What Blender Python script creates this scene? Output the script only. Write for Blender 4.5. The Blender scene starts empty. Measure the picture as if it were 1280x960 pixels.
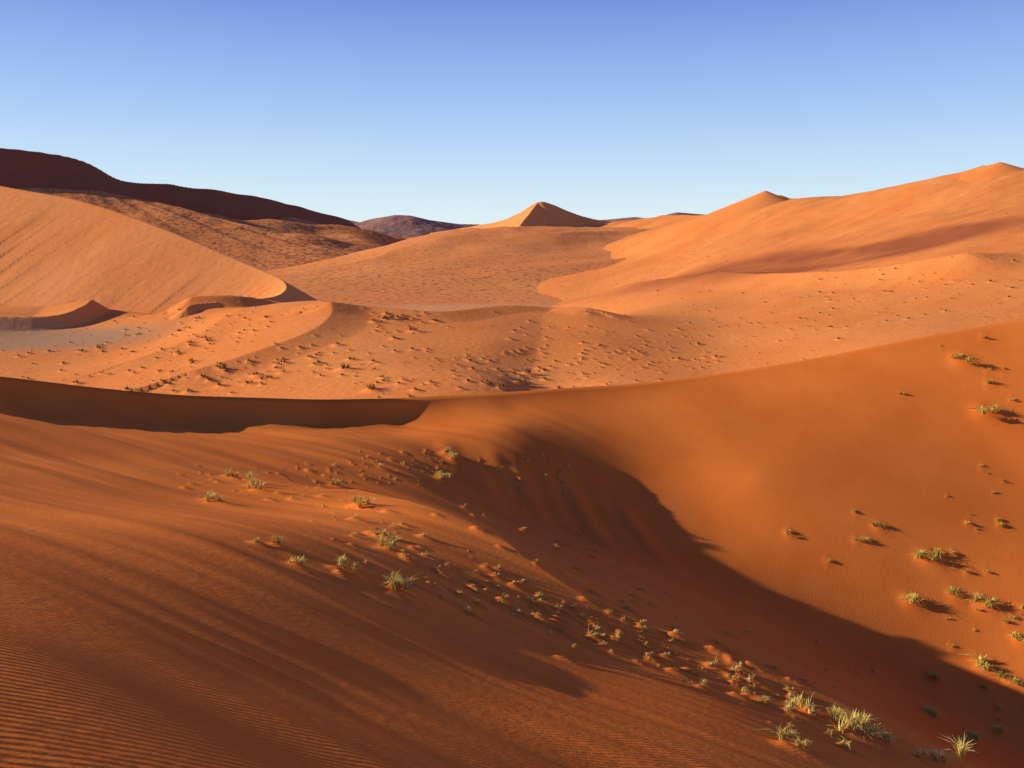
import bpy, math, numpy as np
rng=np.random.default_rng(7)
F=1005.0; PT=math.radians(11.0); C=math.cos(PT); S=math.sin(PT)
SUN_EL=19.0; SUN_AZ=4.5   # azimuth measured from -X toward +Y

# ---------------- helpers ----------------
def P(px,py,Y):
    xr=(px-640)/F; yr=(480-py)/F
    dy=C+yr*S
    return np.array([xr/dy*Y, Y, (-S+yr*C)/dy*Y])
def W(px,Y,z):
    return np.array([(px-640)/F/0.98*Y, Y, z])
_R=rng.random((256,256))
def vnoise(x,y):
    xi=np.floor(x).astype(np.int64); yi=np.floor(y).astype(np.int64)
    fx=x-xi; fy=y-yi
    fx=fx*fx*fx*(fx*(fx*6-15)+10); fy=fy*fy*fy*(fy*(fy*6-15)+10)
    a=_R[xi&255,yi&255]; b=_R[(xi+1)&255,yi&255]; c=_R[xi&255,(yi+1)&255]; d=_R[(xi+1)&255,(yi+1)&255]
    return (a*(1-fx)+b*fx)*(1-fy)+(c*(1-fx)+d*fx)*fy-0.5
def fbm(x,y,o=4,g=0.5):
    s=0;a=1
    for i in range(o):
        s=s+a*vnoise(x+17.3*i,y+9.1*i); a*=g; x=x*2.03; y=y*2.03
    return s
def sstep(t):
    t=np.clip(t,0,1); return t*t*(3-2*t)
class TPS:
    def __init__(s,pts,sc,lam=1e-4):
        p=np.array(pts); s.sc=sc; s.c=p[:,:2]/sc; n=len(p)
        r2=((s.c[:,None]-s.c[None])**2).sum(-1)
        K=0.5*r2*np.log(r2+1e-12)+lam*np.eye(n)
        Pm=np.hstack([np.ones((n,1)),s.c])
        A=np.zeros((n+3,n+3)); A[:n,:n]=K; A[:n,n:]=Pm; A[n:,:n]=Pm.T
        b=np.zeros(n+3); b[:n]=p[:,2]
        w=np.linalg.solve(A,b); s.w=w[:n]; s.a=w[n:]
    def __call__(s,x,y):
        x=x/s.sc; y=y/s.sc
        z=s.a[0]+s.a[1]*x+s.a[2]*y
        for (cx,cy),w in zip(s.c,s.w):
            r2=(x-cx)**2+(y-cy)**2
            z=z+w*0.5*r2*np.log(r2+1e-12)
        return z
def polydist(x,y,poly):
    """signed distance (positive = right of travel direction) and crest height"""
    best=np.full(x.shape,1e18); sd=np.zeros(x.shape); zc=np.zeros(x.shape)
    for a,b in zip(poly[:-1],poly[1:]):
        dx,dy=b[0]-a[0],b[1]-a[1]; L2=dx*dx+dy*dy
        t=np.clip(((x-a[0])*dx+(y-a[1])*dy)/L2,0,1)
        ex=x-(a[0]+t*dx); ey=y-(a[1]+t*dy); d2=ex*ex+ey*ey
        sg=np.sign(dy*(x-a[0])-dx*(y-a[1])); sg=np.where(sg==0,1,sg)
        m=d2<best
        best=np.where(m,d2,best); sd=np.where(m,sg*np.sqrt(d2),sd); zc=np.where(m,a[2]+t*(b[2]-a[2]),zc)
    return sd,zc
def smooth_poly(pts,n=5):
    pts=[np.array(p) for p in pts]; out=[]
    Q=[2*pts[0]-pts[1]]+pts+[2*pts[-1]-pts[-2]]
    for i in range(1,len(Q)-2):
        p0,p1,p2,p3=Q[i-1:i+3]
        for k in range(n):
            t=k/n
            out.append(0.5*((2*p1)+(-p0+p2)*t+(2*p0-5*p1+4*p2-p3)*t*t+(-p0+3*p1-3*p2+p3)*t**3))
    out.append(pts[-1]); return out
def addridge(x,y,poly,amp,wl,wr,z,pw=1.3):
    q=np.array(poly); m=max(wl,wr)+8
    M=(x>q[:,0].min()-m)&(x<q[:,0].max()+m)&(y>q[:,1].min()-m)&(y<q[:,1].max()+m)
    if not M.any(): return z
    sd,_=polydist(x[M],y[M],poly)
    w=np.where(sd>0,wr,wl)
    z=z.copy(); z[M]+=amp*np.clip(1-np.abs(sd)/w,0,1)**pw
    return z

# ---------------- foreground bowl dune ----------------
rim=[P(-500,440,42),P(-200,455,48),P(0,470,55),P(120,485,60),P(230,495,64),P(400,500,69),P(500,498,72),P(640,490,75),P(800,480,78),P(900,468,79.5),
     P(1000,452,80),P(1100,432,80),P(1200,413,80),P(1280,400,80),P(1500,360,78),P(1900,310,72)]
rim_th=np.array([math.atan2(p[0],p[1]) for p in rim]); rim_r=np.array([math.hypot(p[0],p[1]) for p in rim]); rim_z=np.array([p[2] for p in rim])
ptsA=list(rim)+[
 P(0,490,53.5),P(230,514,62.2),P(400,519,67.1),P(500,514,70.5),P(640,504,73.0),
 P(0,520,46),P(0,560,36),P(0,600,26),P(0,640,18),P(0,700,11),P(0,800,6.2),P(0,960,3.6),
 P(230,540,54),P(200,580,38),P(200,640,24),
 P(400,535,62),P(400,560,53),P(400,600,42),P(400,640,31),
 P(320,680,19),P(320,750,13),P(320,850,8),P(320,960,4.8),
 P(500,545,62),P(540,600,49.5),P(500,660,29.5),P(560,740,21.5),
 P(640,530,67),P(640,570,61.5),P(660,640,54),P(600,680,31),
 P(640,780,20.5),P(640,850,14),P(640,900,10.5),P(640,960,7.5),
 P(740,800,22),P(760,840,18.5),P(900,870,20),P(900,910,15),P(900,960,11),P(1060,960,16),P(1100,950,18.5),
 P(1280,1100,10),P(900,1100,6),P(1280,1000,22),
 P(800,600,64),P(900,660,59),P(1000,740,53),P(1100,820,48.5),P(1200,880,45.5),P(1280,930,42.5),
 P(800,700,50.5),P(950,800,41),P(1100,890,34.5),
 P(800,530,71),P(900,520,72),P(950,560,67.5),P(950,600,63.5),P(1100,700,56),P(1100,600,63.5),P(1100,500,73),
 P(1280,800,50),P(1280,700,56),P(1280,600,64),P(1280,550,67.5),P(1280,480,73),
 P(1500,700,55),P(1500,500,67),P(1500,900,42),
 np.array([0,0,-1.65]),np.array([-8,0,-1.0]),np.array([0,-8,0.0]),np.array([8,0,-5.5]),np.array([-30,10,-1]),np.array([20,0,-13]),np.array([30,10,-22]),
 np.array([-60,20,-2.]),
]
tpsA=TPS(ptsA,30.0,2e-4)
_tt=np.linspace(rim_th[0],rim_th[-1],400)
_rr=np.interp(_tt,rim_th,rim_r); _zz=np.interp(_tt,rim_th,rim_z)
k=np.hanning(31); k/=k.sum()
_rr=np.convolve(np.pad(_rr,15,mode='edge'),k,'valid'); _zz=np.convolve(np.pad(_zz,15,mode='edge'),k,'valid')
_zr=tpsA(np.sin(_tt)*_rr,np.cos(_tt)*_rr)
def RA(th): return np.interp(th,_tt,_rr)
ribs=[(P(597,562,58),.7),(P(622,556,60),.5),(P(655,563,58.5),1.1),(P(690,570,58),.6),(P(722,572,58.5),1.2),(P(757,575,59),.6),(P(790,583,58),1.3),(P(560,548,61),.5)]
shoulder=smooth_poly([P(440,620,36),P(530,665,31),P(630,720,27),P(740,785,23.5),P(900,858,21.5),P(1050,915,20)])
def hA(x,y,detail=True):
    x=np.asarray(x,float); y=np.asarray(y,float)
    th=np.arctan2(x,y); R=RA(th); Z=np.interp(th,_tt,_zz); zr=np.interp(th,_tt,_zr)
    r=np.hypot(x,y)
    d=r-R; q=np.clip(-d,0,None)
    zin=tpsA(x,y)
    zin=zin+(Z-zr)*np.exp(-q/4.0)
    # slip face below the crest
    pxa=np.tan(th)*0.98*F+640
    A=np.interp(pxa,[-200,0,250,400,560,800,1000],[.7,.7,.9,.95,.85,.4,0])
    zin=zin-A*(1-np.exp(-q/1.5))*np.exp(-q/9.0)
    f=np.clip(-d/6,0,1)*np.clip(r/12,0.10,1)
    u=x*0.86-y*0.51; v=x*0.51+y*0.86
    left=np.clip((22-(x+0.15*y-3))/18,0,1)
    wv=1.5*vnoise(u*0.05,v*0.05)
    zin=zin+f*left*(0.30*fbm(u*0.022+3,v*0.20,3,0.5)+0.12*fbm(u*0.05,(v+wv)*0.7,3,0.5))
    zin=zin+f*0.4*fbm(x*0.06,y*0.06,2,0.4)
    # faint slide marks running down the far wall
    patch=np.clip(0.25+1.6*vnoise(x*0.06+7,y*0.06),0,1)
    zin=zin+f*np.clip((x-12)/14,0,1)*np.clip(q/14,0,1)*patch*0.07*fbm((x-0.35*y)*0.38,y*0.035+3,2,0.5)
    zin=addridge(x+0.8*vnoise(x*0.2,y*0.2),y+1.6*vnoise(x*0.15+9,y*0.15),shoulder,0.8,6.5,9,zin,1.8)
    for p,s in ribs:
        dx=x-p[0]; dy=y-p[1]; uu=-(dx*-0.25+dy*0.97); vv=dx*0.97+dy*0.25
        m=(np.abs(uu)<18)&(np.abs(vv)<4)
        if m.any():
            us=np.where(uu[m]>0,uu[m]/6.5,uu[m]/2.0)
            zin=zin+0; zin[m]+=0.26*s*np.exp(-us**2-(vv[m]/0.85)**2)
    zout=Z-0.58*np.clip(d,0,None)
    return np.where(d>0,zout,zin)
def raycast(hf,px,py,t0=2,t1=400,n=350):
    px=np.atleast_1d(px).astype(float); py=np.atleast_1d(py).astype(float)
    Ys=np.geomspace(t0,t1,n); xr=(px-640)/F; yr=(480-py)/F; dy=C+yr*S
    kx=xr/dy; kz=(-S+yr*C)/dy
    X=kx[:,None]*Ys; Y=np.broadcast_to(Ys,X.shape); Z=kz[:,None]*Ys
    H=hf(X,Y); hit=Z<H
    i=np.argmax(hit,1); ok=hit.any(1)&(i>0)
    i=np.clip(i,1,None); j=np.arange(len(px))
    a=Z[j,i-1]-H[j,i-1]; b=Z[j,i]-H[j,i]
    t=a/(a-b+1e-12)
    y=Ys[i-1]+(Ys[i]-Ys[i-1])*t
    return kx*y,y,ok

def grid_mesh(name,X,Y,Z,mat,attrs={},keep=None):
    nr,nc=X.shape
    co=np.stack([X,Y,Z],-1).reshape(-1,3).astype(np.float32)
    idx=np.arange(nr*nc).reshape(nr,nc)
    q=np.stack([idx[:-1,:-1],idx[:-1,1:],idx[1:,1:],idx[1:,:-1]],-1).reshape(-1,4)
    q=q[:,::-1]
    if keep is not None:
        kf=(keep[:-1,:-1]|keep[:-1,1:]|keep[1:,1:]|keep[1:,:-1]).reshape(-1); q=q[kf]
    me=bpy.data.meshes.new(name)
    me.vertices.add(len(co)); me.vertices.foreach_set('co',co.ravel())
    me.loops.add(q.size); me.loops.foreach_set('vertex_index',q.ravel().astype(np.int32))
    me.polygons.add(len(q)); me.polygons.foreach_set('loop_start',np.arange(0,q.size,4,dtype=np.int32))
    me.polygons.foreach_set('use_smooth',np.ones(len(q),bool))
    me.update(calc_edges=True)
    for k,v in attrs.items():
        a=me.attributes.new(k,'FLOAT','POINT'); a.data.foreach_set('value',v.reshape(-1).astype(np.float32))
    me.materials.append(mat)
    ob=bpy.data.objects.new(name,me); bpy.context.scene.collection.objects.link(ob)
    if me.polygons[len(me.polygons)//2].normal.z<0: me.flip_normals()
    return ob

# ---------------- materials ----------------
def N(nt,t,**kw):
    n=nt.nodes.new(t)
    for k,v in kw.items(): setattr(n,k,v)
    return n
def sand_mat(name,c1,c2,big=0.05,fine=30,speck=None,pan=None,ripple=False,bump=0.3,bumpscale=3.0,darkzone=None,grain=0.12):
    m=bpy.data.materials.new(name); m.use_nodes=True; nt=m.node_tree; L=nt.links
    b=nt.nodes['Principled BSDF']; b.inputs['Roughness'].default_value=0.95
    b.inputs['Specular IOR Level'].default_value=0.03
    g=N(nt,'ShaderNodeNewGeometry')
    n1=N(nt,'ShaderNodeTexNoise'); n1.inputs['Scale'].default_value=big; n1.inputs['Detail'].default_value=6; n1.inputs['Roughness'].default_value=0.6
    L.new(g.outputs['Position'],n1.inputs['Vector'])
    r=N(nt,'ShaderNodeValToRGB'); r.color_ramp.elements[0].position=0.35; r.color_ramp.elements[1].position=0.65
    r.color_ramp.elements[0].color=(*c1,1); r.color_ramp.elements[1].color=(*c2,1)
    L.new(n1.outputs['Fac'],r.inputs['Fac']); col=r.outputs['Color']
    def mix(fac,a,bcol):
        x=N(nt,'ShaderNodeMix',data_type='RGBA'); 
        if hasattr(fac,'links'): L.new(fac,x.inputs[0])
        else: x.inputs[0].default_value=fac
        L.new(a,x.inputs[6])
        if isinstance(bcol,tuple): x.inputs[7].default_value=(*bcol,1)
        else: L.new(bcol,x.inputs[7])
        return x.outputs[2]
    n2=N(nt,'ShaderNodeTexNoise'); n2.inputs['Scale'].default_value=fine; n2.inputs['Detail'].default_value=3
    L.new(g.outputs['Position'],n2.inputs['Vector'])
    mr=N(nt,'ShaderNodeMapRange'); mr.inputs['From Min'].default_value=0.3; mr.inputs['From Max'].default_value=0.7
    mr.inputs['To Min'].default_value=1-grain; mr.inputs['To Max'].default_value=1+grain
    L.new(n2.outputs['Fac'],mr.inputs['Value'])
    vm=N(nt,'ShaderNodeVectorMath',operation='SCALE'); L.new(col,vm.inputs[0]); L.new(mr.outputs[0],vm.inputs['Scale']); col=vm.outputs[0]
    if speck:
        sc,thr,scol,attr=speck
        v=N(nt,'ShaderNodeTexNoise'); v.inputs['Scale'].default_value=sc; v.inputs['Detail'].default_value=2.5; v.inputs['Roughness'].default_value=0.7
        L.new(g.outputs['Position'],v.inputs['Vector'])
        mm=N(nt,'ShaderNodeMapRange'); mm.inputs['From Min'].default_value=thr; mm.inputs['From Max'].default_value=thr+0.06
        L.new(v.outputs['Fac'],mm.inputs['Value'])
        a=N(nt,'ShaderNodeAttribute',attribute_name=attr)
        mu=N(nt,'ShaderNodeMath',operation='MULTIPLY'); L.new(mm.outputs[0],mu.inputs[0]); L.new(a.outputs['Fac'],mu.inputs[1])
        col=mix(mu.outputs[0],col,scol)
    if pan:
        a=N(nt,'ShaderNodeAttribute',attribute_name='pan'); col=mix(a.outputs['Fac'],col,pan)
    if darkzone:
        a=N(nt,'ShaderNodeAttribute',attribute_name='dark_mask'); col=mix(a.outputs['Fac'],col,darkzone)
    L.new(col,b.inputs['Base Color'])
    n3=N(nt,'ShaderNodeTexNoise'); n3.inputs['Scale'].default_value=bumpscale; n3.inputs['Detail'].default_value=6; n3.inputs['Roughness'].default_value=0.55
    L.new(g.outputs['Position'],n3.inputs['Vector'])
    bp=N(nt,'ShaderNodeBump'); bp.inputs['Strength'].default_value=bump; bp.inputs['Distance'].default_value=0.3/bumpscale
    L.new(n3.outputs['Fac'],bp.inputs['Height'])
    last=bp.outputs[0]
    if ripple:
        mp=N(nt,'ShaderNodeMapping'); mp.inputs['Rotation'].default_value=(0,0,math.radians(-112))
        L.new(g.outputs['Position'],mp.inputs['Vector'])
        w=N(nt,'ShaderNodeTexWave',wave_type='BANDS',bands_direction='X',wave_profile='SIN')
        w.inputs['Scale'].default_value=3.2; w.inputs['Distortion'].default_value=2.6; w.inputs['Detail'].default_value=2.5; w.inputs['Detail Scale'].default_value=0.6
        L.new(mp.outputs[0],w.inputs['Vector'])
        a=N(nt,'ShaderNodeAttribute',attribute_name='ripple')
        nm=N(nt,'ShaderNodeTexNoise'); nm.inputs['Scale'].default_value=0.35; L.new(g.outputs['Position'],nm.inputs['Vector'])
        m2=N(nt,'ShaderNodeMapRange'); m2.inputs['From Min'].default_value=0.36; m2.inputs['From Max'].default_value=0.58; m2.inputs['To Min'].default_value=0.45
        L.new(nm.outputs['Fac'],m2.inputs['Value'])
        mu=N(nt,'ShaderNodeMath',operation='MULTIPLY'); L.new(a.outputs['Fac'],mu.inputs[0]); L.new(m2.outputs[0],mu.inputs[1])
        mh=N(nt,'ShaderNodeMath',operation='MULTIPLY'); L.new(mu.outputs[0],mh.inputs[0]); L.new(w.outputs['Fac'],mh.inputs[1])
        b2=N(nt,'ShaderNodeBump'); b2.inputs['Strength'].default_value=0.6; b2.inputs['Distance'].default_value=0.014
        L.new(mh.outputs[0],b2.inputs['Height']); L.new(last,b2.inputs['Normal']); last=b2.outputs[0]
    L.new(last,b.inputs['Normal'])
    return m
mat_fg=sand_mat('red_sand',(0.80,0.195,0.032),(0.92,0.245,0.042),big=0.12,fine=60,ripple=True,bump=0.3,bumpscale=6,grain=0.12)
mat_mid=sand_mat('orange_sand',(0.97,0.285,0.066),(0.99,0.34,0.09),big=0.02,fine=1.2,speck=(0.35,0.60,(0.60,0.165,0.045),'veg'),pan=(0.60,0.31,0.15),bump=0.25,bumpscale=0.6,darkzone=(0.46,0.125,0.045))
mat_big=sand_mat('hazed_orange_sand',(0.98,0.315,0.085),(0.99,0.36,0.11),big=0.02,fine=0.8,bump=0.25,bumpscale=0.3,grain=0.05)  # far sand: aerial haze put into a paler base colour
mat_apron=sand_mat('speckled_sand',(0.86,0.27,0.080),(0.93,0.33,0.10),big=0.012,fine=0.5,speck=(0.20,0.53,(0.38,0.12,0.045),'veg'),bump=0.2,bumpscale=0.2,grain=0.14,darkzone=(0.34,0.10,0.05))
mat_plain=sand_mat('desert_floor',(0.96,0.305,0.085),(0.99,0.36,0.11),big=0.006,fine=0.6,speck=(0.22,0.55,(0.52,0.16,0.05),'veg'),pan=(0.88,0.42,0.18),bump=0.2,bumpscale=0.25)
mat_far=sand_mat('distant_rock',(0.36,0.17,0.13),(0.44,0.22,0.16),big=0.004,fine=0.05,bump=0.6,bumpscale=0.02)

def fan(th0,th1,nt_,core=34.5):
    n1=int(nt_*0.86); n2=(nt_-n1)//2
    a=np.linspace(th0,-core,n2,endpoint=False); b=np.linspace(-core,core,n1,endpoint=False); c=np.linspace(core,th1,n2)
    return np.radians(np.concatenate([a,b,c]))

# ---------------- plants: positions first ----------------
def band(n,pl,spread,ysq=0.35):
    pl=np.array(pl,float); seg=np.hypot(*np.diff(pl,axis=0).T); cs=np.concatenate([[0],np.cumsum(seg)])/seg.sum()
    t=rng.random(n); x=np.interp(t,cs,pl[:,0]); y=np.interp(t,cs,pl[:,1])
    return x+rng.normal(0,spread,n),y+rng.normal(0,spread*ysq,n)
fx=[];fy=[];fs=[];fk=[]
def addp(x,y,s,kind): 
    fx.extend(np.atleast_1d(x)); fy.extend(np.atleast_1d(y)); n=len(np.atleast_1d(x)); fs.extend(np.broadcast_to(s,n)); fk.extend([kind]*n)
for (x,y,s) in [(287,597,.7),(292,599,.6),(308,602,.65),(313,608,.6),(320,614,.6),(262,626,.6),(272,629,.6),(419,608,.6),(478,586,.6),(558,568,.9),(567,576,.8),(560,602,1.0),(552,600,.8),
                (448,632,.65),(456,635,.6),(485,690,.65),(478,672,.4),(488,740,.5),(497,738,.55),(433,716,.4),(420,712,.35),(320,680,.3),(345,682,.3),(372,708,.35),
                (988,892,.5),(1008,893,.6),(1038,904,.6),(1060,915,.7),(1075,920,.7),(1092,926,.6),(985,934,.4),(1110,934,.5),(1180,958,.7),(1150,948,.4),(955,880,.3),(1168,955,.5),(1050,909,.5),(1000,935,.3)]:
    addp(x,y,s,0)
for (x,y,s) in [(1200,452,1.7),(1228,516,1.9),(1098,659,.9),(1160,699,1.5),(1136,752,1.2),(1193,745,1.0),(1230,757,1.4),(1208,716,.5),(1230,835,1.3),(1262,852,1.0),
                (1070,676,.6),(1083,677,.6),(985,667,.7),(1033,702,.5),(1126,493,.5),(1235,480,.8),(1232,462,.6),(1228,422,.6),(1068,640,.4),
                (1170,850,.8),(1166,892,.8),(1210,925,.9),(1190,810,.5),(1250,915,.7),(1275,800,.9),(1278,760,.6)]:
    addp(x,y,s,1)
x,y=band(26,[(1230,420),(1240,500),(1210,720),(1260,830),(1190,880)],22,1.0); addp(x,y,rng.uniform(.2,.55,26),1)
x,y=band(150,[(240,590),(440,640),(520,720),(640,760),(780,800),(900,850)],32); addp(x,y,.06+.20*rng.random(150)**2,2)
x,y=band(110,[(380,590),(560,580),(720,590)],32); addp(x,y,.08+.22*rng.random(110)**1.5,2)
x,y=band(170,[(440,630),(500,680),(600,730),(760,790),(930,860),(1080,925)],24); addp(x,y,.06+.24*rng.random(170)**2,2)
x,y=band(90,[(600,620),(700,680),(820,760),(900,800),(1050,850)],42); addp(x,y,rng.uniform(.10,.32,90),2)
fx=np.array(fx);fy=np.array(fy);fs=np.array(fs);fk=np.array(fk)
hx,hy,ok=raycast(hA,fx,fy,4,130,500)
hx,hy,fs,fk=hx[ok],hy[ok],fs[ok],fk[ok]

# rows follow the crest line so that it stays a clean edge
th=fan(-100,62,1230); sv=np.exp(np.concatenate([np.linspace(math.log(0.008),0,880,endpoint=False),np.linspace(0,math.log(1.75),60)]))
RR=RA(th)
X=np.outer(sv,np.sin(th)*RR); Y=np.outer(sv,np.cos(th)*RR)
Z=hA(X,Y*(1.0))
def add_mounds(X,Y,Z,hx,hy,hs,k,wdir,stretch,amp,rows,Rf):
    cx,cy=wdir
    B=np.zeros_like(Z)
    for x0,y0,s in zip(hx,hy,hs):
        R=s*k*stretch*2.2; Rt=float(Rf(math.atan2(x0,y0))); r0=math.hypot(x0,y0)/Rt; mr=1.6*R/Rt
        i0,i1=np.searchsorted(rows,[r0-mr,r0+mr]); i1=min(i1+1,len(rows))
        if i0>=i1: continue
        Xs,Ys,Bs=X[i0:i1],Y[i0:i1],B[i0:i1]
        m=(np.abs(Xs-x0)<R)&(np.abs(Ys-y0)<R)
        if not m.any(): continue
        dx=Xs[m]-x0; dy=Ys[m]-y0
        u=dx*cx+dy*cy; v=-dx*cy+dy*cx
        us=np.where(u>0,u/(s*k*stretch),u/(s*k*0.8)); vs=v/(s*k*0.75)
        Bs[m]=np.maximum(Bs[m],amp*s*np.exp(-(us**2+vs**2)))
    return Z+B
Z=add_mounds(X,Y,Z,hx[fk==0],hy[fk==0],fs[fk==0],0.7,(0.86,-0.5),2.2,0.25,sv,RA)
Z=add_mounds(X,Y,Z,hx[fk==2],hy[fk==2],fs[fk==2],0.75,(0.86,-0.5),2.8,0.48,sv,RA)
Z=add_mounds(X,Y,Z,hx[fk==1],hy[fk==1],fs[fk==1],0.6,(0.86,-0.5),1.3,0.15,sv,RA)
r=np.hypot(X,Y)
rip=np.clip((34-r)/18,0,1)*np.clip((4.5-(X*0.6+Y*0.25)+4)/4,0,1)
ob=grid_mesh('sand_dune',X,Y,Z,mat_fg,{'ripple':rip},keep=Z>-62)

# ---------------- middle dunes and right-hand slopes ----------------
crestD=[W(300,1300,-70),W(560,1300,-60),P(700,290,1200),P(770,277,1120),P(830,270,1020),P(905,267,900),P(935,254,820),P(958,248,790),P(985,249,790),P(1050,244,760),P(1150,226,710),P(1240,206,670),P(1262,210,660),P(1280,211,650),P(1500,190,600),P(1900,170,520)]
cth=np.array([math.atan2(p[0],p[1]) for p in crestD]); cr=np.array([math.hypot(p[0],p[1]) for p in crestD]); cz=np.array([p[2] for p in crestD])
ptsB=crestD[3:14]+[crestD[14]]+[
 P(0,385,320),P(120,385,310),P(50,425,250),P(0,445,225),P(130,402,280),P(200,425,240),P(250,387,275),P(100,455,210),P(-300,430,230),P(-300,390,320),
 P(430,395,230),P(300,400,240),P(350,382,262),P(430,495,150),P(430,560,125),P(250,490,165),P(120,480,180),P(300,450,190),
 P(550,398,232),P(640,387,252),P(560,440,191),P(640,480,160),
 P(695,405,233),P(672,450,190),P(655,490,160.5),P(735,393,245),P(750,430,203),P(760,480,162),P(620,430,199),
 P(900,430,212),P(900,468,175),P(1000,400,232),P(1100,380,250),P(1280,330,285),P(1280,400,200),P(1100,430,180),P(1280,450,150),P(1500,330,260),P(1500,400,180),
 P(900,400,262),P(900,370,330),P(900,352,390),P(900,342,455),P(900,325,520),P(900,300,640),
 P(800,385,320),P(800,352,520),P(800,320,700),P(800,290,930),P(720,383,410),P(720,345,620),P(720,305,950),
 P(1000,352,335),P(1000,338,390),P(1000,318,460),P(1000,280,620),P(1100,350,305),P(1100,318,385),P(1100,270,560),
 P(1200,325,300),P(1200,270,470),P(1280,270,410),P(1500,260,400),
 W(650,350,-52),W(500,330,-54),W(400,400,-58),W(300,560,-62),W(600,520,-54),W(600,800,-52),W(450,900,-62),W(0,480,-60),W(200,380,-54),W(-300,480,-60),W(100,900,-70)]
tpsB=TPS(ptsB,200.0,1e-4)
_ct=np.linspace(cth[0],cth[-1],700); _cr=np.interp(_ct,cth,cr); _cz=np.interp(_ct,cth,cz); _czr=tpsB(np.sin(_ct)*_cr,np.cos(_ct)*_cr)
rd=[
 (smooth_poly([P(408,382,258),P(418,388,242),P(426,400,225),P(400,416,206),P(330,438,190),P(250,462,178)]),1.7,11,28,1.4),
 (smooth_poly([P(425,395,232),P(480,392,236),P(560,396,234),P(640,386,252),P(700,384,262),P(745,392,250)]),1.6,14,9,1.2),
 (smooth_poly([P(700,386,265),P(680,410,225),P(664,440,200),P(652,470,172),P(645,495,155)]),-0.4,14,14,1.5),
 (smooth_poly([P(240,383,280),P(300,378,285),P(345,376,292),P(400,380,290)]),5.0,12,8,1.1),
 (smooth_poly([P(-60,403,262),P(60,399,268),P(105,388,285),P(118,378,302)]),3.6,16,6,1.1),
 (smooth_poly([P(300,395,250),P(250,415,225),P(170,440,205)]),0.7,12,20,1.5),
 (smooth_poly([P(780,346,470),P(900,350,400),P(1000,351,345),P(1100,346,315),P(1200,325,300)]),3.2,26,26,1.5),
]
cones=[(P(957,238,775),0.42),(P(975,243,785),0.42),(P(1250,202,655),0.36),(P(1230,206,665),0.36)]
def hB(x,y):
    x=np.asarray(x,float); y=np.asarray(y,float)
    th=np.arctan2(x,y); R=np.interp(th,_ct,_cr); Zc=np.interp(th,_ct,_cz); zr=np.interp(th,_ct,_czr); r=np.hypot(x,y); d=r-R
    zin=tpsB(x,y)
    zin=zin+(Zc-zr)*np.exp(-np.clip(-d,0,None)/60.0)
    wl=vnoise(x*0.02,y*0.02)*7
    xx=x+wl; yy=y-wl
    for poly,a,l,rr,pw in rd: zin=addridge(xx,yy,poly,a,l,rr,zin,pw)
    fr=np.clip(r/300,0.35,2.0)
    zin=zin+fr*(1.3*fbm(x*0.012,y*0.012,3,0.4)+0.12*fbm(x*0.09,y*0.09,3))
    u=x*0.8+y*0.6; v=-x*0.6+y*0.8
    zin=zin+np.clip((x-40)/60,0,1)*(1.0*fr*fbm(u*0.008,v*0.03,4,0.5))
    zout=Zc-0.5*np.clip(d,0,None)
    w=sstep((d+8)/16)
    z=zin*(1-w)+zout*w
    for p,s in cones: z=np.maximum(z,p[2]-s*np.hypot(x-p[0],y-p[1]))
    return z
th=fan(-46,48,1100); rowB=np.geomspace(105,1500,800)
X=np.outer(rowB,np.sin(th)); Y=np.outer(rowB,np.cos(th))
Z=hB(X,Y)
bx=[];by=[];bs=[]
def addb(n,pl,sp,s0,s1):
    x,y=band(n,pl,sp,0.5); bx.extend(x);by.extend(y);bs.extend(s0+(s1-s0)*rng.random(n)**2)
addb(80,[(20,450),(150,440),(260,430)],35,.35,1.1)
addb(70,[(180,410),(260,405),(330,400)],32,.35,1.2)
addb(80,[(180,480),(330,465),(430,435)],30,.35,1.3)
addb(35,[(460,410),(490,400),(530,400)],20,.4,1.4)
addb(40,[(672,400),(660,440),(655,470),(640,485)],24,.35,1.2)
addb(100,[(450,480),(520,470),(620,450)],38,.35,1.0)
addb(300,[(700,440),(800,420),(950,400),(1100,370),(1270,340)],55,.3,1.1)
addb(90,[(700,470),(820,450),(900,440)],30,.3,.8)
for q in [(490,400,1.9),(517,415,1.8),(429,463,2.0),(463,489,1.7),(545,402,1.4),(355,455,1.4),(278,462,1.4),(235,491,1.3),(420,432,1.3),(658,468,1.6),(650,480,1.5),(467,403,1.4),(225,415,1.3),(262,427,1.4),(256,424,1.3),(95,480,1.3),(240,433,1.3),(125,436,1.2),(500,398,1.4),(320,470,1.3)]:
    bx.append(q[0]);by.append(q[1]);bs.append(q[2])
bx,by,bs=map(np.array,(bx,by,bs))
mx,my,ok=raycast(hB,bx,by,110,700,450); mx,my,bs=mx[ok],my[ok],bs[ok]
Z=add_mounds(X,Y,Z,mx,my,bs,1.05,(0.86,-0.5),1.4,0.38,rowB,lambda t:1.0)
r=np.hypot(X,Y)
def blob(px,py,Y0,sx,sy):
    p=P(px,py,Y0); return np.exp(-(((X-p[0])/sx)**2+((Y-p[1])/sy)**2)**2)
pan=np.clip(blob(35,427,248,42,17)*1.1,0,1)
veg=np.clip((r-280)/250,0.15,1)*np.clip(1.1-(Z+20)/40,0.1,1)
nz=fbm(X*0.02,Y*0.02,3)
dark_mask=np.clip(0.95*blob(910,335,455,95,50)+0.95*blob(1050,325,400,75,38)+0.6*blob(1170,305,400,55,30),0,1)*np.clip(0.95+nz,0,1)  # soft patches of darker colour on the right-hand slopes
ob=grid_mesh('sand_dune',X,Y,Z,mat_mid,{'pan':pan,'veg':veg,'dark_mask':dark_mask},keep=Z>-56)

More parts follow.
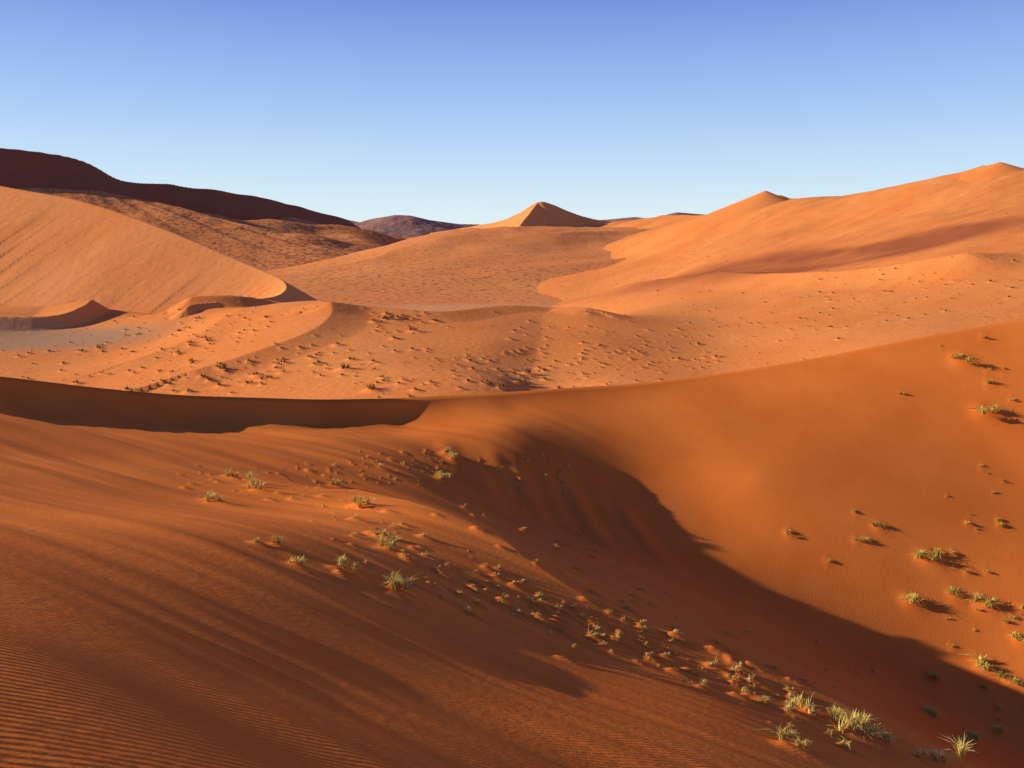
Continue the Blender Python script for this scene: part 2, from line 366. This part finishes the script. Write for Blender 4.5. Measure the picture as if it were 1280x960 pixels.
# ---------------- big left dune ----------------
crC=smooth_poly([P(-400,165,560),P(-150,200,470),P(0,232,420),P(100,251,398),P(200,284,370),P(300,326,342),P(352,350,322),P(352,366,302),P(318,374,288),P(250,379,274),P(235,384,266)])
def hC(x,y):
    w=3*fbm(x*0.02,y*0.02,2)
    sd,zc=polydist(x+w*0.3,y,crC); d=np.abs(sd)
    right=sd<0
    zl=zc-np.where(d<60,0.60*d,36+0.5*(d-60))
    zf=zc-0.62*d
    z=np.where(right,zf,zl)
    u=x*0.85-y*0.52
    return z+np.where(right,0,1)*np.clip(d/20,0,1)*(0.5*fbm(u*0.05,y*0.012+x*0.01,4)+0.8*fbm(x*0.02,y*0.02,3))
th=np.radians(np.linspace(-48,-9,620)); rr=np.geomspace(215,640,480)
X=np.outer(rr,np.sin(th)); Y=np.outer(rr,np.cos(th)); Z=hC(X,Y)
grid_mesh('sand_dune',X,Y,Z,mat_big,{},keep=Z>-60)

# ---------------- left dark ridge with speckled apron ----------------
crM=smooth_poly([P(-500,190,850),P(-200,176,950),P(0,187,1050),P(55,191,1080),P(105,199,1110),P(150,221,1150),P(195,230,1190),P(240,238,1240),P(285,239,1300),P(340,250,1380),P(385,262,1450),P(430,276,1540),P(492,304,1680),P(520,312,1720)])
def hM(x,y):
    w=14*fbm(x*0.006,y*0.006,3)
    sd,zc=polydist(x+w,y-w,crM); d=np.abs(sd); zc=zc+9*fbm(x*0.008+5,y*0.008,3)
    near=sd>0
    steep=np.clip((zc+25)*0.47*(1+0.5*vnoise(x*0.012,y*0.012)),21,42)/0.55
    q=np.clip(d-steep,0,None)
    zb=zc-0.55*steep; h0=np.clip(zb+53,8,None)
    zn=zc-0.55*np.minimum(d,steep)-h0*(1-np.exp(-0.17*q/h0))
    zf=zc-0.35*d
    z=np.where(near,zn,zf)
    face_shade=np.clip((steep*1.1-d)/6+0.5,0,1)*near  # shade of the steep crest face, carried as a darker base colour
    z=z+(1.8*fbm(x*0.02,y*0.02,5,0.6)+2.5*fbm(x*0.006,y*0.006,2))*np.clip(d/30,0.2,1)
    fade=sstep((y-640)/430)*sstep((-30-x)/190)
    return -55+(z+55)*fade, face_shade
th=np.radians(np.linspace(-48,2,800)); rr=np.geomspace(560,2300,600)
X=np.outer(rr,np.sin(th)); Y=np.outer(rr,np.cos(th)); Z,face_shade=hM(X,Y)
grid_mesh('dune_ridge',X,Y,Z,mat_apron,{'veg':1-face_shade,'dark_mask':face_shade*0.9},keep=Z>-50)

# ---------------- central star dune ----------------
pk=smooth_poly([P(540,291,1350),P(600,281,1200),P(628,275,1150),P(650,265,1110),P(672,252.5,1090),P(688,255,1100),P(708,263,1120),P(735,272,1160),P(765,278,1200),P(800,285,1250)],4)
pk2=smooth_poly([P(672,253,1090),P(663,265,1050),P(650,280,1010)],4)
def hK(x,y):
    w=5*fbm(x*0.01,y*0.01,3)
    sd,zc=polydist(x+w,y,pk); z1=zc-np.abs(sd)*np.where(sd>0,0.64,0.5)
    sd,zc=polydist(x+w,y,pk2); z2=zc-np.abs(sd)*0.64
    return np.maximum(z1,z2)+0.8*fbm(x*0.02,y*0.02,4)
th=np.radians(np.linspace(-14,14,440)); rr=np.geomspace(800,1500,420)
X=np.outer(rr,np.sin(th)); Y=np.outer(rr,np.cos(th)); Z=hK(X,Y)
grid_mesh('star_dune',X,Y,Z,mat_big,{},keep=Z>-52)

# ---------------- distant mountains ----------------
mt=[P(380,277,4600),P(415,271,4600),P(447,278,4500),P(465,273,4400),P(492,268.5,4300),P(510,269,4300),P(535,275,4400),P(575,280,4500),P(640,281,4600),P(760,274,4600),P(790,271,4600),P(815,273,4600),P(845,265,4600),P(880,268,4700),P(930,274,4800)]
def hT(x,y):
    w=60*fbm(x*0.0015,y*0.0015,3)
    sd,zc=polydist(x+w*0.3,y+w,mt)
    return zc-np.abs(sd)*0.28+16*fbm(x*0.004,y*0.004,5,0.55)*np.clip(np.abs(sd)/80,0.12,1)
th=np.radians(np.linspace(-20,20,600)); rr=np.geomspace(3700,5400,200)
X=np.outer(rr,np.sin(th)); Y=np.outer(rr,np.cos(th)); Z=hT(X,Y)
grid_mesh('distant_mountains',X,Y,Z,mat_far,{},keep=Z>-60)

# ---------------- plain ----------------
th=np.radians(np.concatenate([np.linspace(-180,-45,90,endpoint=False),np.linspace(-45,45,700,endpoint=False),np.linspace(45,180,90)])); rr=np.geomspace(70,30000,900)
X=np.outer(rr,np.sin(th)); Y=np.outer(rr,np.cos(th)); r=np.hypot(X,Y)
t=sstep((r-540)/440)
front=np.clip(Y/200,0,1)
side=sstep((X+300)/260)*front
far=np.clip((r-560)/300,0,1)
u=X*0.9+Y*0.43; v=-X*0.43+Y*0.9
dn=np.abs(fbm(u*0.0028+4,v*0.006+2,4,0.45))
Z=-45+37*t*side+(2.0*fbm(X*0.008,Y*0.008,5,0.55))*np.clip((r-300)/600,0,1.5)+far*np.clip((1700-r)/500,0,1)*(9-26*dn)*side
def blob2(px,Y0,sx,sy):
    p=W(px,Y0,0); return np.exp(-(((X-p[0])/sx)**2+((Y-p[1])/sy)**2)**2)
pan=0.75*np.clip(blob2(610,455,75,30),0,1)
veg=np.clip(1-pan*1.3,0,1)*np.clip(1.15-far*side*0.8,0.2,1)
grid_mesh('desert_plain',X,Y,Z,mat_plain,{'pan':pan,'veg':veg})

# ---------------- vegetation meshes ----------------
def veg_mat(name,c1,c2):
    m=bpy.data.materials.new(name); m.use_nodes=True; nt=m.node_tree
    b=nt.nodes['Principled BSDF']; b.inputs['Roughness'].default_value=0.8; b.inputs['Specular IOR Level'].default_value=0.05
    a=N(nt,'ShaderNodeAttribute',attribute_name='shade'); r=N(nt,'ShaderNodeValToRGB')
    r.color_ramp.elements[0].color=(*c1,1); r.color_ramp.elements[1].color=(*c2,1)
    nt.links.new(a.outputs['Fac'],r.inputs['Fac']); nt.links.new(r.outputs[0],b.inputs['Base Color'])
    return m
def tufts(name,xs,ys,ss,hf,mat,nb,spread,hgt,wid):
    V=[];Fc=[];A=[]
    zs=hf(xs,ys)
    for x,y,z,s in zip(xs,ys,zs,ss):
        base_sh=rng.random()
        ncl=rng.integers(2,6); cl=rng.normal(0,0.28*s,(ncl,2)); ch=rng.uniform(0.55,1.15,ncl)
        for _ in range(nb):
            c=rng.integers(ncl); az=rng.uniform(0,2*math.pi); lean=abs(rng.normal(0,spread)); h=s*hgt*ch[c]*rng.uniform(0.45,1.1)
            bx_=x+cl[c,0]+rng.normal(0,0.07*s); by_=y+cl[c,1]+rng.normal(0,0.07*s); bz=z-0.03*s
            dx,dy=math.cos(az),math.sin(az); w=wid*s*rng.uniform(0.6,1.3)
            px,py=-dy*w,dx*w
            mxp=(bx_+dx*lean*h*0.45,by_+dy*lean*h*0.45,bz+h*0.6); tip=(bx_+dx*lean*h*1.2,by_+dy*lean*h*1.2,bz+h*max(0.25,1-0.35*lean))
            i=len(V)
            V+= [(bx_-px,by_-py,bz),(bx_+px,by_+py,bz),(mxp[0]+px*.8,mxp[1]+py*.8,mxp[2]),(mxp[0]-px*.8,mxp[1]-py*.8,mxp[2]),tip]
            Fc+=[(i,i+1,i+2,i+3),(i+3,i+2,i+4)]
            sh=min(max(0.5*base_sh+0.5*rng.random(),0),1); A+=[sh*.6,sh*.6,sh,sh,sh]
    me=bpy.data.meshes.new(name); me.from_pydata(V,[],Fc); a=me.attributes.new('shade','FLOAT','POINT'); a.data.foreach_set('value',np.array(A,np.float32))
    me.materials.append(mat); ob=bpy.data.objects.new(name,me); bpy.context.scene.collection.objects.link(ob); return ob
g_mat=veg_mat('straw_grass',(0.64,0.44,0.10),(0.97,0.80,0.26))
s_mat=veg_mat('yellow_shrub',(0.48,0.31,0.05),(0.96,0.72,0.16))
d_mat=veg_mat('dry_shrub',(0.14,0.08,0.025),(0.50,0.31,0.09))
k0=fk==0; k1=fk==1; k2=(fk==2)
tufts('dune_grass',hx[k0],hy[k0],fs[k0]*0.78,lambda a,b:hA(a,b)+0.2*fs[k0],g_mat,180,0.5,0.9,0.022)
tufts('desert_shrubs',hx[k1],hy[k1],fs[k1]*0.9,lambda a,b:hA(a,b)+0.1*fs[k1],s_mat,300,0.9,0.55,0.025)
sel=np.where(k2)[0][::2]
tufts('dry_grass_stubble',hx[sel],hy[sel],fs[sel],lambda a,b:hA(a,b)+0.36*fs[sel],g_mat,36,0.8,0.55,0.03)
tufts('scattered_bushes',mx,my,bs,lambda a,b:hB(a,b)+0.25*bs,d_mat,36,0.8,0.75,0.07)

# ---------------- light, sky, camera ----------------
e=math.radians(SUN_EL); a=math.radians(SUN_AZ)
import mathutils
sd=mathutils.Vector((-math.cos(e)*math.cos(a),math.cos(e)*math.sin(a),math.sin(e)))
sl=bpy.data.lights.new('sun','SUN'); sl.energy=5.0; sl.angle=math.radians(0.5); sl.color=(1,0.90,0.73)
so=bpy.data.objects.new('sun',sl); so.rotation_euler=sd.to_track_quat('Z','Y').to_euler(); bpy.context.scene.collection.objects.link(so)
w=bpy.data.worlds.new('World'); bpy.context.scene.world=w; w.use_nodes=True; nt=w.node_tree
bg=nt.nodes['Background']; sk=nt.nodes.new('ShaderNodeTexSky'); sk.sky_type='NISHITA'; sk.sun_disc=False
sk.sun_elevation=e; sk.sun_rotation=math.atan2(sd.x,sd.y); sk.air_density=1.0; sk.dust_density=0.3; sk.ozone_density=3.0; sk.altitude=600
STR=0.13
tc=nt.nodes.new('ShaderNodeTexCoord'); sx=nt.nodes.new('ShaderNodeSeparateXYZ'); nt.links.new(tc.outputs['Generated'],sx.inputs[0])
rp=nt.nodes.new('ShaderNodeValToRGB'); nt.links.new(sx.outputs[2],rp.inputs[0])
cr_=rp.color_ramp; stops=[(0.0,(0.78,0.91,0.97)),(0.04,(0.66,0.84,0.97)),(0.14,(0.38,0.58,0.95)),(0.28,(0.125,0.215,0.72)),(0.48,(0.035,0.06,0.24))]
cr_.elements[0].position=0.0; cr_.elements[0].color=(*stops[0][1],1); cr_.elements[1].position=0.48; cr_.elements[1].color=(*stops[-1][1],1)
for p_,c_ in stops[1:-1]:
    q=cr_.elements.new(p_); q.color=(*c_,1)
sc_=nt.nodes.new('ShaderNodeVectorMath'); sc_.operation='SCALE'; sc_.inputs['Scale'].default_value=1.0/STR; nt.links.new(rp.outputs[0],sc_.inputs[0])
mx_=nt.nodes.new('ShaderNodeMix'); mx_.data_type='RGBA'; mx_.inputs[0].default_value=0.9
nt.links.new(sk.outputs[0],mx_.inputs[6]); nt.links.new(sc_.outputs[0],mx_.inputs[7])
nt.links.new(mx_.outputs[2],bg.inputs[0]); bg.inputs[1].default_value=STR
cam=bpy.data.cameras.new('camera'); cam.sensor_width=36; cam.lens=36*F/1280; cam.clip_end=60000; cam.clip_start=0.05
co=bpy.data.objects.new('camera',cam); co.rotation_euler=(math.radians(79),0,0); bpy.context.scene.collection.objects.link(co)
sc=bpy.context.scene; sc.camera=co
sc.view_settings.view_transform='Standard'; sc.view_settings.look='None'; sc.view_settings.exposure=0
